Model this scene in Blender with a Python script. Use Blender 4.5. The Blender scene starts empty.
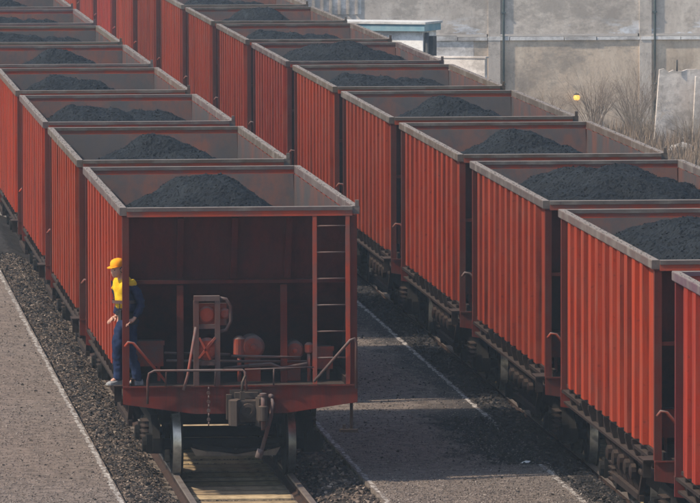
import bpy, bmesh, math, random
import numpy as np
from mathutils import Vector, Matrix
R = math.radians
random.seed(7); rng = np.random.default_rng(7)
S = bpy.context.scene; COL = S.collection

# ------------------------------------------------------------------ camera
yaw, pitch, roll = 0.090162, 0.069699, -0.0022239
cam_d = bpy.data.cameras.new('camera'); cam = bpy.data.objects.new('camera', cam_d); COL.objects.link(cam)
fw = Vector((math.sin(yaw)*math.cos(pitch), math.cos(yaw)*math.cos(pitch), -math.sin(pitch)))
rt = Vector((math.cos(yaw), -math.sin(yaw), 0)); up = rt.cross(fw)
r2 = rt*math.cos(roll) + up*math.sin(roll); u2 = -rt*math.sin(roll) + up*math.cos(roll)
M = Matrix((r2, u2, -fw)).transposed().to_4x4(); M.translation = Vector((-6.8324, -92.1948, 9.6306))
cam.matrix_world = M
cam_d.sensor_width = 36; cam_d.lens = 36*6814.67/700; cam_d.clip_start = 1; cam_d.clip_end = 3000
S.camera = cam
S.render.resolution_x, S.render.resolution_y = 1024, 736

# ------------------------------------------------------------------ sky and sun
SUN_EL, SUN_AZ = 45.0, -104.0            # azimuth clockwise from +Y: sun on the left, a little towards the camera
w = bpy.data.worlds.new('World'); S.world = w; w.use_nodes = True
nt = w.node_tree; nt.nodes.clear()
sky = nt.nodes.new('ShaderNodeTexSky'); sky.sky_type = 'NISHITA'; sky.sun_disc = False
sky.sun_elevation = R(SUN_EL); sky.sun_rotation = R(SUN_AZ); sky.dust_density = 1.0; sky.air_density = 1.3; sky.ozone_density = 1.8
bg = nt.nodes.new('ShaderNodeBackground'); bg.inputs[1].default_value = 0.15
wo = nt.nodes.new('ShaderNodeOutputWorld'); nt.links.new(sky.outputs[0], bg.inputs[0]); nt.links.new(bg.outputs[0], wo.inputs[0])
sl = bpy.data.lights.new('sun', 'SUN'); sl.energy = 4.4; sl.angle = R(1.5); sl.color = (1, .87, .70)
so = bpy.data.objects.new('sun', sl); COL.objects.link(so); so.location = (-60, -20, 60)
sd = Vector((math.sin(R(SUN_AZ))*math.cos(R(SUN_EL)), math.cos(R(SUN_AZ))*math.cos(R(SUN_EL)), math.sin(R(SUN_EL))))
so.rotation_euler = sd.to_track_quat('Z', 'Y').to_euler()
S.view_settings.view_transform = 'Standard'; S.view_settings.look = 'None'
S.view_settings.exposure = 0.30; S.view_settings.gamma = 1
S.cycles.volume_bounces = 0
S.cycles.max_bounces = 6

# ------------------------------------------------------------------ material helpers
def new_mat(name):
    m = bpy.data.materials.new(name); m.use_nodes = True
    n = m.node_tree.nodes; return m, n, m.node_tree.links, n['Principled BSDF']
def noise(n, l, co, scale, detail=5, rough=.6, stretch=None, off=(0, 0, 0)):
    mp = n.new('ShaderNodeMapping'); l.new(co, mp.inputs[0])
    if stretch: mp.inputs['Scale'].default_value = stretch
    mp.inputs['Location'].default_value = off
    t = n.new('ShaderNodeTexNoise'); t.inputs['Scale'].default_value = scale
    t.inputs['Detail'].default_value = detail; t.inputs['Roughness'].default_value = rough
    l.new(mp.outputs[0], t.inputs[0]); return t.outputs[0]
def ramp(n, l, fac, a, b):
    r = n.new('ShaderNodeMapRange'); r.inputs[1].default_value = a; r.inputs[2].default_value = b
    l.new(fac, r.inputs[0]); return r.outputs[0]
def mix(n, l, fac, a, b, mode='MIX'):
    m = n.new('ShaderNodeMix'); m.data_type = 'RGBA'; m.blend_type = mode
    for s, v in ((m.inputs[0], fac), (m.inputs[6], a), (m.inputs[7], b)):
        if isinstance(v, (int, float)): s.default_value = v
        elif isinstance(v, tuple): s.default_value = (*v, 1)
        else: l.new(v, s)
    return m.outputs[2]
def mth(n, l, op, a, b=0.0):
    m = n.new('ShaderNodeMath'); m.operation = op
    for s, v in ((m.inputs[0], a), (m.inputs[1], b)):
        if isinstance(v, (int, float)): s.default_value = v
        else: l.new(v, s)
    return m.outputs[0]
def bump(n, l, bs, h, strength, dist=.02):
    b = n.new('ShaderNodeBump'); b.inputs['Strength'].default_value = strength; b.inputs['Distance'].default_value = dist
    l.new(h, b.inputs['Height']); l.new(b.outputs[0], bs.inputs['Normal'])
def simple(name, c1, c2, scale=6, rough=.8, metal=0, bmp=.3, stretch=None, det=5, lo=.35, hi=.65, dist=.01):
    m, n, l, b = new_mat(name)
    co = n.new('ShaderNodeTexCoord').outputs['Object']
    f = noise(n, l, co, scale, det, .65, stretch)
    l.new(mix(n, l, ramp(n, l, f, lo, hi), c1, c2), b.inputs['Base Color'])
    b.inputs['Roughness'].default_value = rough; b.inputs['Metallic'].default_value = metal
    if bmp: bump(n, l, b, f, bmp, dist)
    return m
def dusty(name, base, dark, dust, amount=.5, streak=True, rough=.75, useobj=True, side_dust=0.0):
    """painted steel: wagon tint, rust/grime streaks running down, dust settled on upward faces"""
    m, n, l, b = new_mat(name)
    tc = n.new('ShaderNodeTexCoord'); co = tc.outputs['Object']
    oi = n.new('ShaderNodeObjectInfo')
    va = n.new('ShaderNodeVectorMath'); va.operation = 'ADD'
    sc = n.new('ShaderNodeVectorMath'); sc.operation = 'SCALE'; l.new(oi.outputs['Color'], sc.inputs[0]); sc.inputs['Scale'].default_value = 37.0
    l.new(co, va.inputs[0]); l.new(sc.outputs[0], va.inputs[1]); cv = va.outputs[0]
    s1 = noise(n, l, cv, 1.0, 7, .72, (6, 6, .35)); s2 = noise(n, l, cv, 2.2, 5, .6); s3 = noise(n, l, cv, 14, 4, .6)
    col = mix(n, l, ramp(n, l, s1, .42, .72) if streak else ramp(n, l, s2, .4, .7), base, dark)
    if useobj: col = mix(n, l, 1.0, col, oi.outputs['Color'], 'MULTIPLY')
    col = mix(n, l, mth(n, l, 'MULTIPLY', ramp(n, l, s2, .45, .8), amount), col, dust)
    sp = mth(n, l, 'MULTIPLY', ramp(n, l, s3, .62, .72), .5)
    col = mix(n, l, sp, col, dark)
    g = n.new('ShaderNodeNewGeometry'); sx = n.new('ShaderNodeSeparateXYZ'); l.new(g.outputs['Normal'], sx.inputs[0])
    upf = mth(n, l, 'MULTIPLY', ramp(n, l, sx.outputs[2], .3, .8), ramp(n, l, s3, .2, .5))
    col = mix(n, l, mth(n, l, 'MAXIMUM', upf, side_dust), col, dust)
    l.new(col, b.inputs['Base Color']); b.inputs['Roughness'].default_value = rough
    bump(n, l, b, s3, .25, .01)
    return m

MT = {}
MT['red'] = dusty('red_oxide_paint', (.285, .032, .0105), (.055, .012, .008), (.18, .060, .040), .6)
MT['red_end'] = dusty('shaded_red_end_paint', (.080, .0135, .010), (.04, .010, .009), (.04, .022, .02), .6)  # wagon red darkened: shade of the down-facing ends put into the colour
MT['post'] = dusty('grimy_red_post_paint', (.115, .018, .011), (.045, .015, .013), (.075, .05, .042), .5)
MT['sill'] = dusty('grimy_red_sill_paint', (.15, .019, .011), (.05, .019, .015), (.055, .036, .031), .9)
MT['equip'] = dusty('brake_gear_paint', (.34, .05, .024), (.13, .04, .03), (.15, .12, .11), .7, streak=False)
MT['steelrim'] = dusty('dusty_rim_steel', (.10, .065, .058), (.05, .042, .04), (.225, .190, .168), .9, streak=False, side_dust=0)
MT['frame'] = dusty('underframe_grime', (.022, .013, .011), (.008, .0075, .0075), (.06, .044, .037), .6, streak=False, useobj=False)
MT['bogie'] = simple('bogie_grime', (.006, .0058, .006), (.017, .0145, .013), 5, .85)
MT['grey'] = dusty('worn_grey_steel', (.10, .045, .038), (.045, .036, .036), (.17, .13, .12), .7, streak=False, useobj=False)
MT['coupler'] = dusty('rusty_coupler_casting', (.055, .042, .036), (.022, .02, .02), (.11, .08, .062), .6, streak=False, useobj=False)
MT['tread'] = simple('polished_wheel_tread', (.36, .34, .32), (.2, .19, .175), 8, .35, .8, .1)
MT['rubber'] = simple('black_hose_rubber', (.02, .02, .022), (.05, .05, .05), 9, .6)
# inside of the wagon bodies
m, n, l, b = new_mat('coal_stained_inner_sheet'); MT['inner'] = m
tc = n.new('ShaderNodeTexCoord'); oi = n.new('ShaderNodeObjectInfo')
va = n.new('ShaderNodeVectorMath'); va.operation = 'ADD'; sc = n.new('ShaderNodeVectorMath'); sc.operation = 'SCALE'; sc.inputs['Scale'].default_value = 53
l.new(oi.outputs['Color'], sc.inputs[0]); l.new(tc.outputs['Object'], va.inputs[0]); l.new(sc.outputs[0], va.inputs[1])
f1 = noise(n, l, va.outputs[0], .8, 5, .6); f2 = noise(n, l, va.outputs[0], 5, 6, .7); f3 = noise(n, l, va.outputs[0], 1.2, 6, .7, (5, 5, .6))
c = mix(n, l, ramp(n, l, f1, .42, .6), (.060, .053, .053), (.115, .052, .040))
c = mix(n, l, ramp(n, l, f3, .45, .72), c, (.05, .05, .056)); c = mix(n, l, mth(n, l, 'MULTIPLY', ramp(n, l, f2, .5, .75), .6), c, (.038, .038, .044))
l.new(c, b.inputs['Base Color']); b.inputs['Roughness'].default_value = .8; bump(n, l, b, f2, .3, .01)
# coal
m, n, l, b = new_mat('coal'); MT['coal'] = m
co = n.new('ShaderNodeTexCoord').outputs['Object']
f = noise(n, l, co, 9, 8, .75); f2 = noise(n, l, co, 1.1, 3, .5); v = n.new('ShaderNodeTexVoronoi'); v.inputs['Scale'].default_value = 34; l.new(co, v.inputs[0])
c = mix(n, l, ramp(n, l, f, .35, .7), (.0025, .004, .0055), (.009, .0125, .017)); c = mix(n, l, mth(n, l, 'MULTIPLY', ramp(n, l, f2, .5, .7), .4), c, (.014, .018, .022))
l.new(c, b.inputs['Base Color']); b.inputs['Roughness'].default_value = .85; b.inputs['Specular IOR Level'].default_value = .25
bump(n, l, b, mth(n, l, 'ADD', f, v.outputs['Distance']), .55, .02)
# asphalt
def ground_mat(name, a, bb, cc, coal=False):
    m, n, l, b = new_mat(name)
    co = n.new('ShaderNodeTexCoord').outputs['Object']
    g = noise(n, l, co, 17, 6, .9); p = noise(n, l, co, .35, 6, .65); q = noise(n, l, co, 2.6, 6, .7, (1, .35, 1))
    c = mix(n, l, ramp(n, l, g, .40, .60), a, bb)
    c = mix(n, l, mth(n, l, 'MULTIPLY', ramp(n, l, p, .42, .66), .6), c, cc)
    k = noise(n, l, co, 4.5, 7, .8); c = mix(n, l, mth(n, l, 'MULTIPLY', ramp(n, l, k, .48, .58), .6), c, bb); c = mix(n, l, mth(n, l, 'MULTIPLY', ramp(n, l, k, .47, .38), .6), c, a)
    c = mix(n, l, mth(n, l, 'MULTIPLY', ramp(n, l, q, .55, .75), .55), c, (.05, .048, .05))
    v = n.new('ShaderNodeTexVoronoi'); v.inputs['Scale'].default_value = 9; l.new(co, v.inputs[0])
    sp = mth(n, l, 'LESS_THAN', v.outputs['Distance'], .16)
    wn = n.new('ShaderNodeTexWhiteNoise'); l.new(v.outputs['Position'], wn.inputs[0])
    c = mix(n, l, mth(n, l, 'MULTIPLY', sp, mth(n, l, 'GREATER_THAN', wn.outputs[0], .72)), c, (.035, .034, .035))
    if coal:   # spilt coal dust beside the right-hand track
        sx = n.new('ShaderNodeSeparateXYZ'); l.new(co, sx.inputs[0])
        ed = mth(n, l, 'ADD', sx.outputs[0], mth(n, l, 'MULTIPLY', q, 2.4))
        win = mth(n, l, 'MULTIPLY', ramp(n, l, sx.outputs[1], 1.8, 2.6), ramp(n, l, sx.outputs[1], 13, 9))
        c = mix(n, l, mth(n, l, 'MULTIPLY', ramp(n, l, ed, 4.5, 4.95), mth(n, l, 'MULTIPLY', win, .95)), c, (.016, .016, .018))
        far = mth(n, l, 'MULTIPLY', ramp(n, l, ed, 5.0, 5.5), ramp(n, l, sx.outputs[1], 6, 14))
        c = mix(n, l, mth(n, l, 'MULTIPLY', far, .8), c, (.03, .03, .032))
    l.new(c, b.inputs['Base Color']); b.inputs['Roughness'].default_value = .9
    bump(n, l, b, g, .8, .03); return m
MT['pave'] = ground_mat('worn_dusty_asphalt', (.085, .068, .057), (.31, .245, .205), (.165, .130, .108))
MT['pave_mid'] = ground_mat('worn_asphalt_with_coal_spill', (.085, .07, .059), (.29, .235, .198), (.155, .125, .105), True)
MT['yard'] = ground_mat('pale_dusty_yard', (.2, .18, .16), (.3, .27, .24), (.26, .24, .21))
MT['paint'] = simple('chipped_white_line', (.46, .42, .38), (.16, .135, .12), 9, .8, 0, .4, (1.2, .6, 1), 7, .42, .56)
def stone_mat(name, a, bb, cc):
    m, n, l, b = new_mat(name); g = n.new('ShaderNodeNewGeometry').outputs['Random Per Island']
    c = mix(n, l, ramp(n, l, g, 0, .75), a, bb); c = mix(n, l, ramp(n, l, g, .85, 1), c, cc)
    co = n.new('ShaderNodeTexCoord').outputs['Object']; f = noise(n, l, co, 30, 3, .6)
    c = mix(n, l, mth(n, l, 'MULTIPLY', f, .5), c, (.03, .03, .03))
    l.new(c, b.inputs['Base Color']); b.inputs['Roughness'].default_value = .9; return m
MT['stone'] = stone_mat('ballast_stone', (.03, .025, .022), (.17, .125, .098), (.42, .33, .26))
MT['coalstone'] = stone_mat('coal_lumps', (.012, .0115, .012), (.045, .038, .035), (.15, .12, .10))
MT['grit'] = stone_mat('pale_dusty_grit', (.05, .047, .045), (.20, .185, .17), (.36, .34, .32))
MT['pebble'] = stone_mat('worn_loose_asphalt_chips', (.06, .05, .045), (.30, .245, .215), (.46, .40, .35))
MT['bed'] = simple('track_bed_dirt', (.020, .019, .020), (.062, .052, .048), 7, .95, 0, .8, None, 8, .35, .7, .04)
MT['sleeper'] = simple('worn_concrete_sleeper', (.50, .385, .26), (.17, .125, .085), 3, .9, 0, .5, (1, 3, 1), 8, .40, .66)
for q_ in (MT['sleeper'],):
    n, l = q_.node_tree.nodes, q_.node_tree.links; b = n['Principled BSDF']; src = b.inputs['Base Color'].links[0].from_socket; oi = n.new('ShaderNodeObjectInfo')
    l.new(mix(n, l, 1.0, src, oi.outputs['Color'], 'MULTIPLY'), b.inputs['Base Color'])
MT['sleeper_d'] = simple('grimy_concrete_sleeper_end', (.20, .155, .12), (.09, .078, .07), 4, .9, 0, .5)
MT['rail'] = simple('rusty_rail_side', (.06, .034, .025), (.03, .022, .02), 6, .85)
MT['railtop'] = simple('worn_rail_head', (.20, .155, .13), (.30, .25, .22), 3, .5, .6, .1)
def wall_mat(name, a, bb, cc, sc=.5):
    m, n, l, b = new_mat(name); co = n.new('ShaderNodeTexCoord').outputs['Object']
    p = noise(n, l, co, sc, 7, .65, None, (3, 1, 2)); q = noise(n, l, co, 1.6, 7, .7, (1.6, 1.6, .45)); r = noise(n, l, co, 9, 6, .7)
    c = mix(n, l, ramp(n, l, p, .38, .64), a, bb); c = mix(n, l, mth(n, l, 'MULTIPLY', ramp(n, l, q, .46, .72), .8), c, cc)
    c = mix(n, l, mth(n, l, 'MULTIPLY', ramp(n, l, r, .52, .72), .35), c, (.12, .11, .105))
    if name == 'weathered_grey_render':      # loose whitewash splashed along the ledge, rust-grey blotches
        t = noise(n, l, co, 1.1, 8, .7, (.6, 1, 2.2), (5, 0, 1)); sx = n.new('ShaderNodeSeparateXYZ'); l.new(co, sx.inputs[0])
        c = mix(n, l, mth(n, l, 'MULTIPLY', ramp(n, l, t, .52, .56), ramp(n, l, sx.outputs[2], 2.95, 2.5)), c, (.72, .72, .74))
    t2 = noise(n, l, co, .45, 8, .75, (1, 1, 1.6), (11, 2, 7)); c = mix(n, l, mth(n, l, 'MULTIPLY', ramp(n, l, t2, .48, .58), .6), c, (.27, .235, .205))
    l.new(c, b.inputs['Base Color']); b.inputs['Roughness'].default_value = .92; bump(n, l, b, r, .4, .02); return m
MT['wall_up'] = wall_mat('weathered_grey_render', (.66, .57, .49), (.46, .40, .35), (.74, .66, .58))
MT['wall_lo'] = wall_mat('stained_buff_render', (.66, .53, .41), (.40, .32, .25), (.72, .61, .49), .7)
MT['wall_white'] = wall_mat('whitewashed_render', (.86, .80, .75), (.70, .63, .57), (.78, .72, .66), .8)
MT['pilaster'] = wall_mat('pale_pilaster_render', (.64, .57, .50), (.50, .44, .39), (.42, .37, .33))
MT['ledge'] = wall_mat('pale_ledge_stone', (.78, .75, .72), (.5, .48, .47), (.85, .82, .78), 2)
MT['pipe'] = simple('dark_teal_pipe_paint', (.07, .10, .105), (.12, .135, .135), 3, .6)
MT['hut'] = wall_mat('white_hut_wall', (.92, .90, .87), (.88, .86, .83), (.80, .78, .75), .6)
MT['hutroof'] = wall_mat('pale_roof_felt', (.62, .62, .6), (.5, .5, .49), (.7, .69, .67), 1)
MT['fascia'] = simple('blue_grey_fascia', (.16, .30, .36), (.26, .38, .42), 3, .6)
MT['dark'] = simple('dark_metal', (.04, .045, .05), (.09, .09, .09), 4, .6)
MT['slab'] = wall_mat('pale_streaked_slab', (.72, .64, .57), (.50, .43, .38), (.80, .74, .68), 1.2)
MT['twig'] = simple('bare_twig_bark', (.13, .105, .09), (.22, .18, .15), 6, .9, 0, 0)
MT['straw'] = simple('dry_straw_grass', (.27, .20, .145), (.15, .12, .095), 3, .9, 0, 0)
MT['brush'] = simple('dull_brushwood', (.17, .15, .13), (.26, .22, .18), 3, .9, 0, 0)
MT['skin'] = simple('skin', (.50, .27, .19), (.44, .22, .15), 20, .55, 0, .05)
MT['navy'] = simple('navy_jacket_cloth', (.010, .012, .034), (.02, .023, .055), 14, .85, 0, .4)
MT['denim'] = simple('blue_denim_trousers', (.009, .015, .042), (.02, .032, .075), 8, .9, 0, .5, (1, 1, .4))
MT['vest'] = simple('yellow_safety_cloth', (.75, .47, .02), (.50, .29, .01), 9, .75, 0, .3)
MT['cap'] = simple('orange_yellow_cap_cloth', (.88, .36, .02), (.80, .30, .01), 12, .7, 0, .2)
MT['shoe'] = simple('pale_trainers', (.36, .35, .34), (.2, .2, .2), 15, .6, 0, .2)
MT['bag'] = simple('black_pouch_cloth', (.012, .012, .014), (.03, .03, .03), 14, .8)
MT['hair'] = simple('black_hair', (.01, .009, .008), (.02, .018, .016), 30, .6)
m, n, l, b = new_mat('lit_lamp_glass'); MT['lamp'] = m
b.inputs['Base Color'].default_value = (.9, .5, .1, 1); b.inputs['Emission Color'].default_value = (1, .55, .1, 1); b.inputs['Emission Strength'].default_value = 1.2

for q_ in MT:      # dusty, matt surfaces: hardly any gloss
    if q_ not in ('tread', 'railtop', 'lamp', 'skin', 'coal', 'rubber'): MT[q_].node_tree.nodes['Principled BSDF'].inputs['Specular IOR Level'].default_value = .07

# ------------------------------------------------------------------ mesh builder
class MB:
    def __init__(s): s.v = []; s.f = []; s.m = []; s.smooth = []
    def add(s, vs, fs, mi=0, sm=False):
        o = len(s.v); s.v += [tuple(p) for p in vs]
        for q in fs: s.f.append(tuple(i+o for i in q)); s.m.append(mi); s.smooth.append(sm)
        return s
    def box(s, x0, x1, y0, y1, z0, z1, mi=0):
        vs = [(x, y, z) for z in (z0, z1) for y in (y0, y1) for x in (x0, x1)]
        return s.add(vs, [(0,2,3,1),(4,5,7,6),(0,1,5,4),(2,6,7,3),(0,4,6,2),(1,3,7,5)], mi)
    def beam(s, p0, p1, a, bb, upv=(0, 0, 1), mi=0):
        p0, p1 = Vector(p0), Vector(p1); d = (p1-p0).normalized(); u = Vector(upv)
        if abs(d.dot(u)) > .98: u = Vector((0, 1, 0))
        x = d.cross(u).normalized(); y = x.cross(d)
        vs = [p + x*i*a/2 + y*j*bb/2 for p in (p0, p1) for i, j in ((-1,-1),(1,-1),(1,1),(-1,1))]
        return s.add(vs, [(3,2,1,0),(4,5,6,7),(0,1,5,4),(1,2,6,5),(2,3,7,6),(3,0,4,7)], mi)
    def tube(s, pts, r, n=8, mi=0):
        pts = [Vector(p) for p in pts]; rs = r if isinstance(r, (list, tuple)) else [r]*len(pts)
        vs = []; fs = []; pu = None
        for i, p in enumerate(pts):
            d = (pts[min(i+1, len(pts)-1)] - pts[max(i-1, 0)]).normalized()
            u = pu if pu is not None else (Vector((0,0,1)) if abs(d.z) < .9 else Vector((0,1,0)))
            x = d.cross(u).normalized(); y = x.cross(d).normalized(); pu = y
            for k in range(n):
                a = 2*math.pi*k/n; vs.append(p + (x*math.cos(a)+y*math.sin(a))*rs[i])
        for i in range(len(pts)-1):
            for k in range(n):
                k2 = (k+1) % n; fs.append((i*n+k, i*n+k2, (i+1)*n+k2, (i+1)*n+k))
        fs.append(tuple(range(n-1, -1, -1))); fs.append(tuple((len(pts)-1)*n+k for k in range(n)))
        return s.add(vs, fs, mi, True)
    def lathe(s, c, axis, prof, n=20, mi=0):
        """prof = [(offset along axis, radius)]"""
        c = Vector(c); d = Vector(axis).normalized(); u = Vector((0,0,1)) if abs(d.z) < .9 else Vector((0,1,0))
        x = d.cross(u).normalized(); y = x.cross(d)
        vs = [c + d*o + (x*math.cos(2*math.pi*k/n)+y*math.sin(2*math.pi*k/n))*rr for o, rr in prof for k in range(n)]
        fs = [(i*n+k, i*n+(k+1)%n, (i+1)*n+(k+1)%n, (i+1)*n+k) for i in range(len(prof)-1) for k in range(n)]
        fs.append(tuple(range(n-1, -1, -1))); fs.append(tuple((len(prof)-1)*n+k for k in range(n)))
        return s.add(vs, fs, mi, False)
    def prism(s, poly, axis, a, bb, mi=0):
        """poly in the plane normal to axis, extruded a..bb; axis 'x': (y,z)  'y': (x,z)  'z': (x,y)"""
        def P(p, t): return {'x': (t, p[0], p[1]), 'y': (p[0], t, p[1]), 'z': (p[0], p[1], t)}[axis]
        n = len(poly); vs = [P(p, a) for p in poly] + [P(p, bb) for p in poly]
        fs = [tuple(range(n-1, -1, -1)), tuple(range(n, 2*n))] + [(i, (i+1)%n, n+(i+1)%n, n+i) for i in range(n)]
        return s.add(vs, fs, mi)
    def build(s, name, mats, parent=None, fix=True):
        me = bpy.data.meshes.new(name); me.from_pydata(s.v, [], s.f)
        for q in (mats if isinstance(mats, (list, tuple)) else [mats]): me.materials.append(MT[q])
        me.polygons.foreach_set('material_index', s.m); me.polygons.foreach_set('use_smooth', s.smooth)
        if fix:
            bm = bmesh.new(); bm.from_mesh(me); bmesh.ops.recalc_face_normals(bm, faces=bm.faces); bm.to_mesh(me); bm.free()
        o = bpy.data.objects.new(name, me); COL.objects.link(o)
        if parent: o.parent = parent
        return o
def tag(o, label=None, cat=None, group=None, kind=None):
    for k, v in (('label', label), ('category', cat), ('group', group), ('kind', kind)):
        if v: o[k] = v
    return o
def empty(name, loc=(0,0,0), rz=0):
    o = bpy.data.objects.new(name, None); COL.objects.link(o); o.location = loc; o.rotation_euler.z = rz
    o.empty_display_size = .2; return o
def fast_mesh(name, V, F, mats, parent=None, smooth=False):
    me = bpy.data.meshes.new(name); V = np.asarray(V, np.float32); F = np.asarray(F, np.int32)
    me.vertices.add(len(V)); me.vertices.foreach_set('co', V.ravel()); k = F.shape[1]
    me.loops.add(F.size); me.loops.foreach_set('vertex_index', F.ravel())
    me.polygons.add(len(F)); me.polygons.foreach_set('loop_start', np.arange(0, F.size, k, dtype=np.int32))
    me.polygons.foreach_set('loop_total', np.full(len(F), k, np.int32))
    me.polygons.foreach_set('use_smooth', np.full(len(F), smooth)); me.update(calc_edges=True); me.validate()
    for q in (mats if isinstance(mats, (list, tuple)) else [mats]): me.materials.append(MT[q])
    o = bpy.data.objects.new(name, me); COL.objects.link(o)
    if parent: o.parent = parent
    return o
def scatter(P, size, flat=.7):
    """many small irregular stones at points P (n,3), sizes size (n)"""
    n = len(P); base = np.array([(1,0,0),(-1,0,0),(0,1,0),(0,-1,0),(0,0,1),(0,0,-1)], float)
    fc = np.array([(0,2,4),(2,1,4),(1,3,4),(3,0,4),(2,0,5),(1,2,5),(3,1,5),(0,3,5)])
    V = np.repeat(base[None], n, 0) * rng.uniform(.55, 1.25, (n, 6, 1)) + rng.normal(0, .18, (n, 6, 3))
    q = rng.normal(size=(n, 4)); q /= np.linalg.norm(q, axis=1, keepdims=True); w_, x, y, z = q.T
    Rm = np.stack([1-2*(y*y+z*z), 2*(x*y-z*w_), 2*(x*z+y*w_), 2*(x*y+z*w_), 1-2*(x*x+z*z), 2*(y*z-x*w_), 2*(x*z-y*w_), 2*(y*z+x*w_), 1-2*(x*x+y*y)], 1).reshape(n, 3, 3)
    V = np.einsum('nij,nkj->nki', Rm, V); V[:, :, 2] *= flat
    V = V*size[:, None, None] + P[:, None, :]
    F = (fc[None] + (np.arange(n)*6)[:, None, None]).reshape(-1, 3)
    return V.reshape(-1, 3), F
def vnoise(x, y, seed=0, octs=4, f0=1.0, gain=.5):
    r = np.random.default_rng(seed); out = 0; amp = 1; f = f0
    for _ in range(octs):
        g = r.random((64, 64)); X = x*f; Y = y*f; xi = np.floor(X).astype(int); yi = np.floor(Y).astype(int)
        fx = X-xi; fy = Y-yi; fx = fx*fx*(3-2*fx); fy = fy*fy*(3-2*fy)
        a = g[xi%64, yi%64]; b_ = g[(xi+1)%64, yi%64]; c_ = g[xi%64, (yi+1)%64]; d_ = g[(xi+1)%64, (yi+1)%64]
        out = out + amp*((a*(1-fx)+b_*fx)*(1-fy) + (c_*(1-fx)+d_*fx)*fy - .5); amp *= gain; f *= 2.1
    return out

# ------------------------------------------------------------------ track centre lines
def xL(y): return 2.3e-5*y*y
def xR(y): return 5.8716 + .00485*y - 6.9e-6*y*y
def dx(fn, y): return (fn(y+.1)-fn(y-.1))/.2

# ------------------------------------------------------------------ ground
g = MB(); g.add([(-400,-140,-.34),(400,-140,-.34),(400,400,-.34),(-400,400,-.34)], [(0,1,2,3)])
tag(g.build('ground', 'yard'), kind='structure')
def strip(name, fa, fb, y0, y1, zt, zb, mat, step=4, parent=None):
    ys = np.arange(y0, y1+step, step); vs = []
    for y in ys: vs += [(fa(y), y, zt), (fb(y), y, zt), (fb(y), y, zb), (fa(y), y, zb)]
    fs = []
    for i in range(len(ys)-1):
        a = i*4
        for k in range(4): fs.append((a+k, a+(k+1)%4, a+4+(k+1)%4, a+4+k))
    fs += [(3,2,1,0), tuple(len(ys)*4-4+k for k in range(4))]
    return MB().add(vs, fs).build(name, mat, parent)
KL, KR, KRL, KRR = 1.70, 1.72, 1.44, 1.75
Y0, Y1 = -90, 330
tag(strip('pavement', lambda y: -120, lambda y: xL(y)-KL, Y0, Y1, 0, -.33, 'pave'), kind='structure')
tag(strip('pavement', lambda y: xL(y)+KR, lambda y: xR(y)-KRL, Y0, Y1, 0, -.33, 'pave_mid'), kind='structure')
tag(strip('pavement', lambda y: xR(y)+KRR, lambda y: 120, Y0, 86, 0, -.33, 'yard'), kind='structure')
# painted edge lines, broken where the paint has worn away
def line(fc, y0, y1, wdt, holes=()):
    b_ = MB(); y = y0
    while y < y1:
        ln = random.uniform(.18, .5); gap = 0 if random.random() < .9 else random.uniform(.02, .12)
        if not any(h0 < y < h1 for h0, h1 in holes):
            wa, wb = wdt*random.uniform(.5, 1.25), wdt*random.uniform(.5, 1.25); o1, o2 = random.uniform(-.02, .02), random.uniform(-.02, .02)
            b_.add([(fc(y)-wa/2+o1, y, .004), (fc(y)+wa/2+o1, y, .004), (fc(y+ln)+wb/2+o2, y+ln, .004), (fc(y+ln)-wb/2+o2, y+ln, .004)], [(0,1,2,3)])
        y += ln + gap
    return tag(b_.build('edge_line', 'paint'), kind='structure')
line(lambda y: xL(y)-KL-.055, -12, 140, .07)
line(lambda y: xL(y)+KR+.055, -12, 140, .07)
line(lambda y: xR(y)-KRL-.06, -12, 140, .075, [(2.3, 7.2)])

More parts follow.
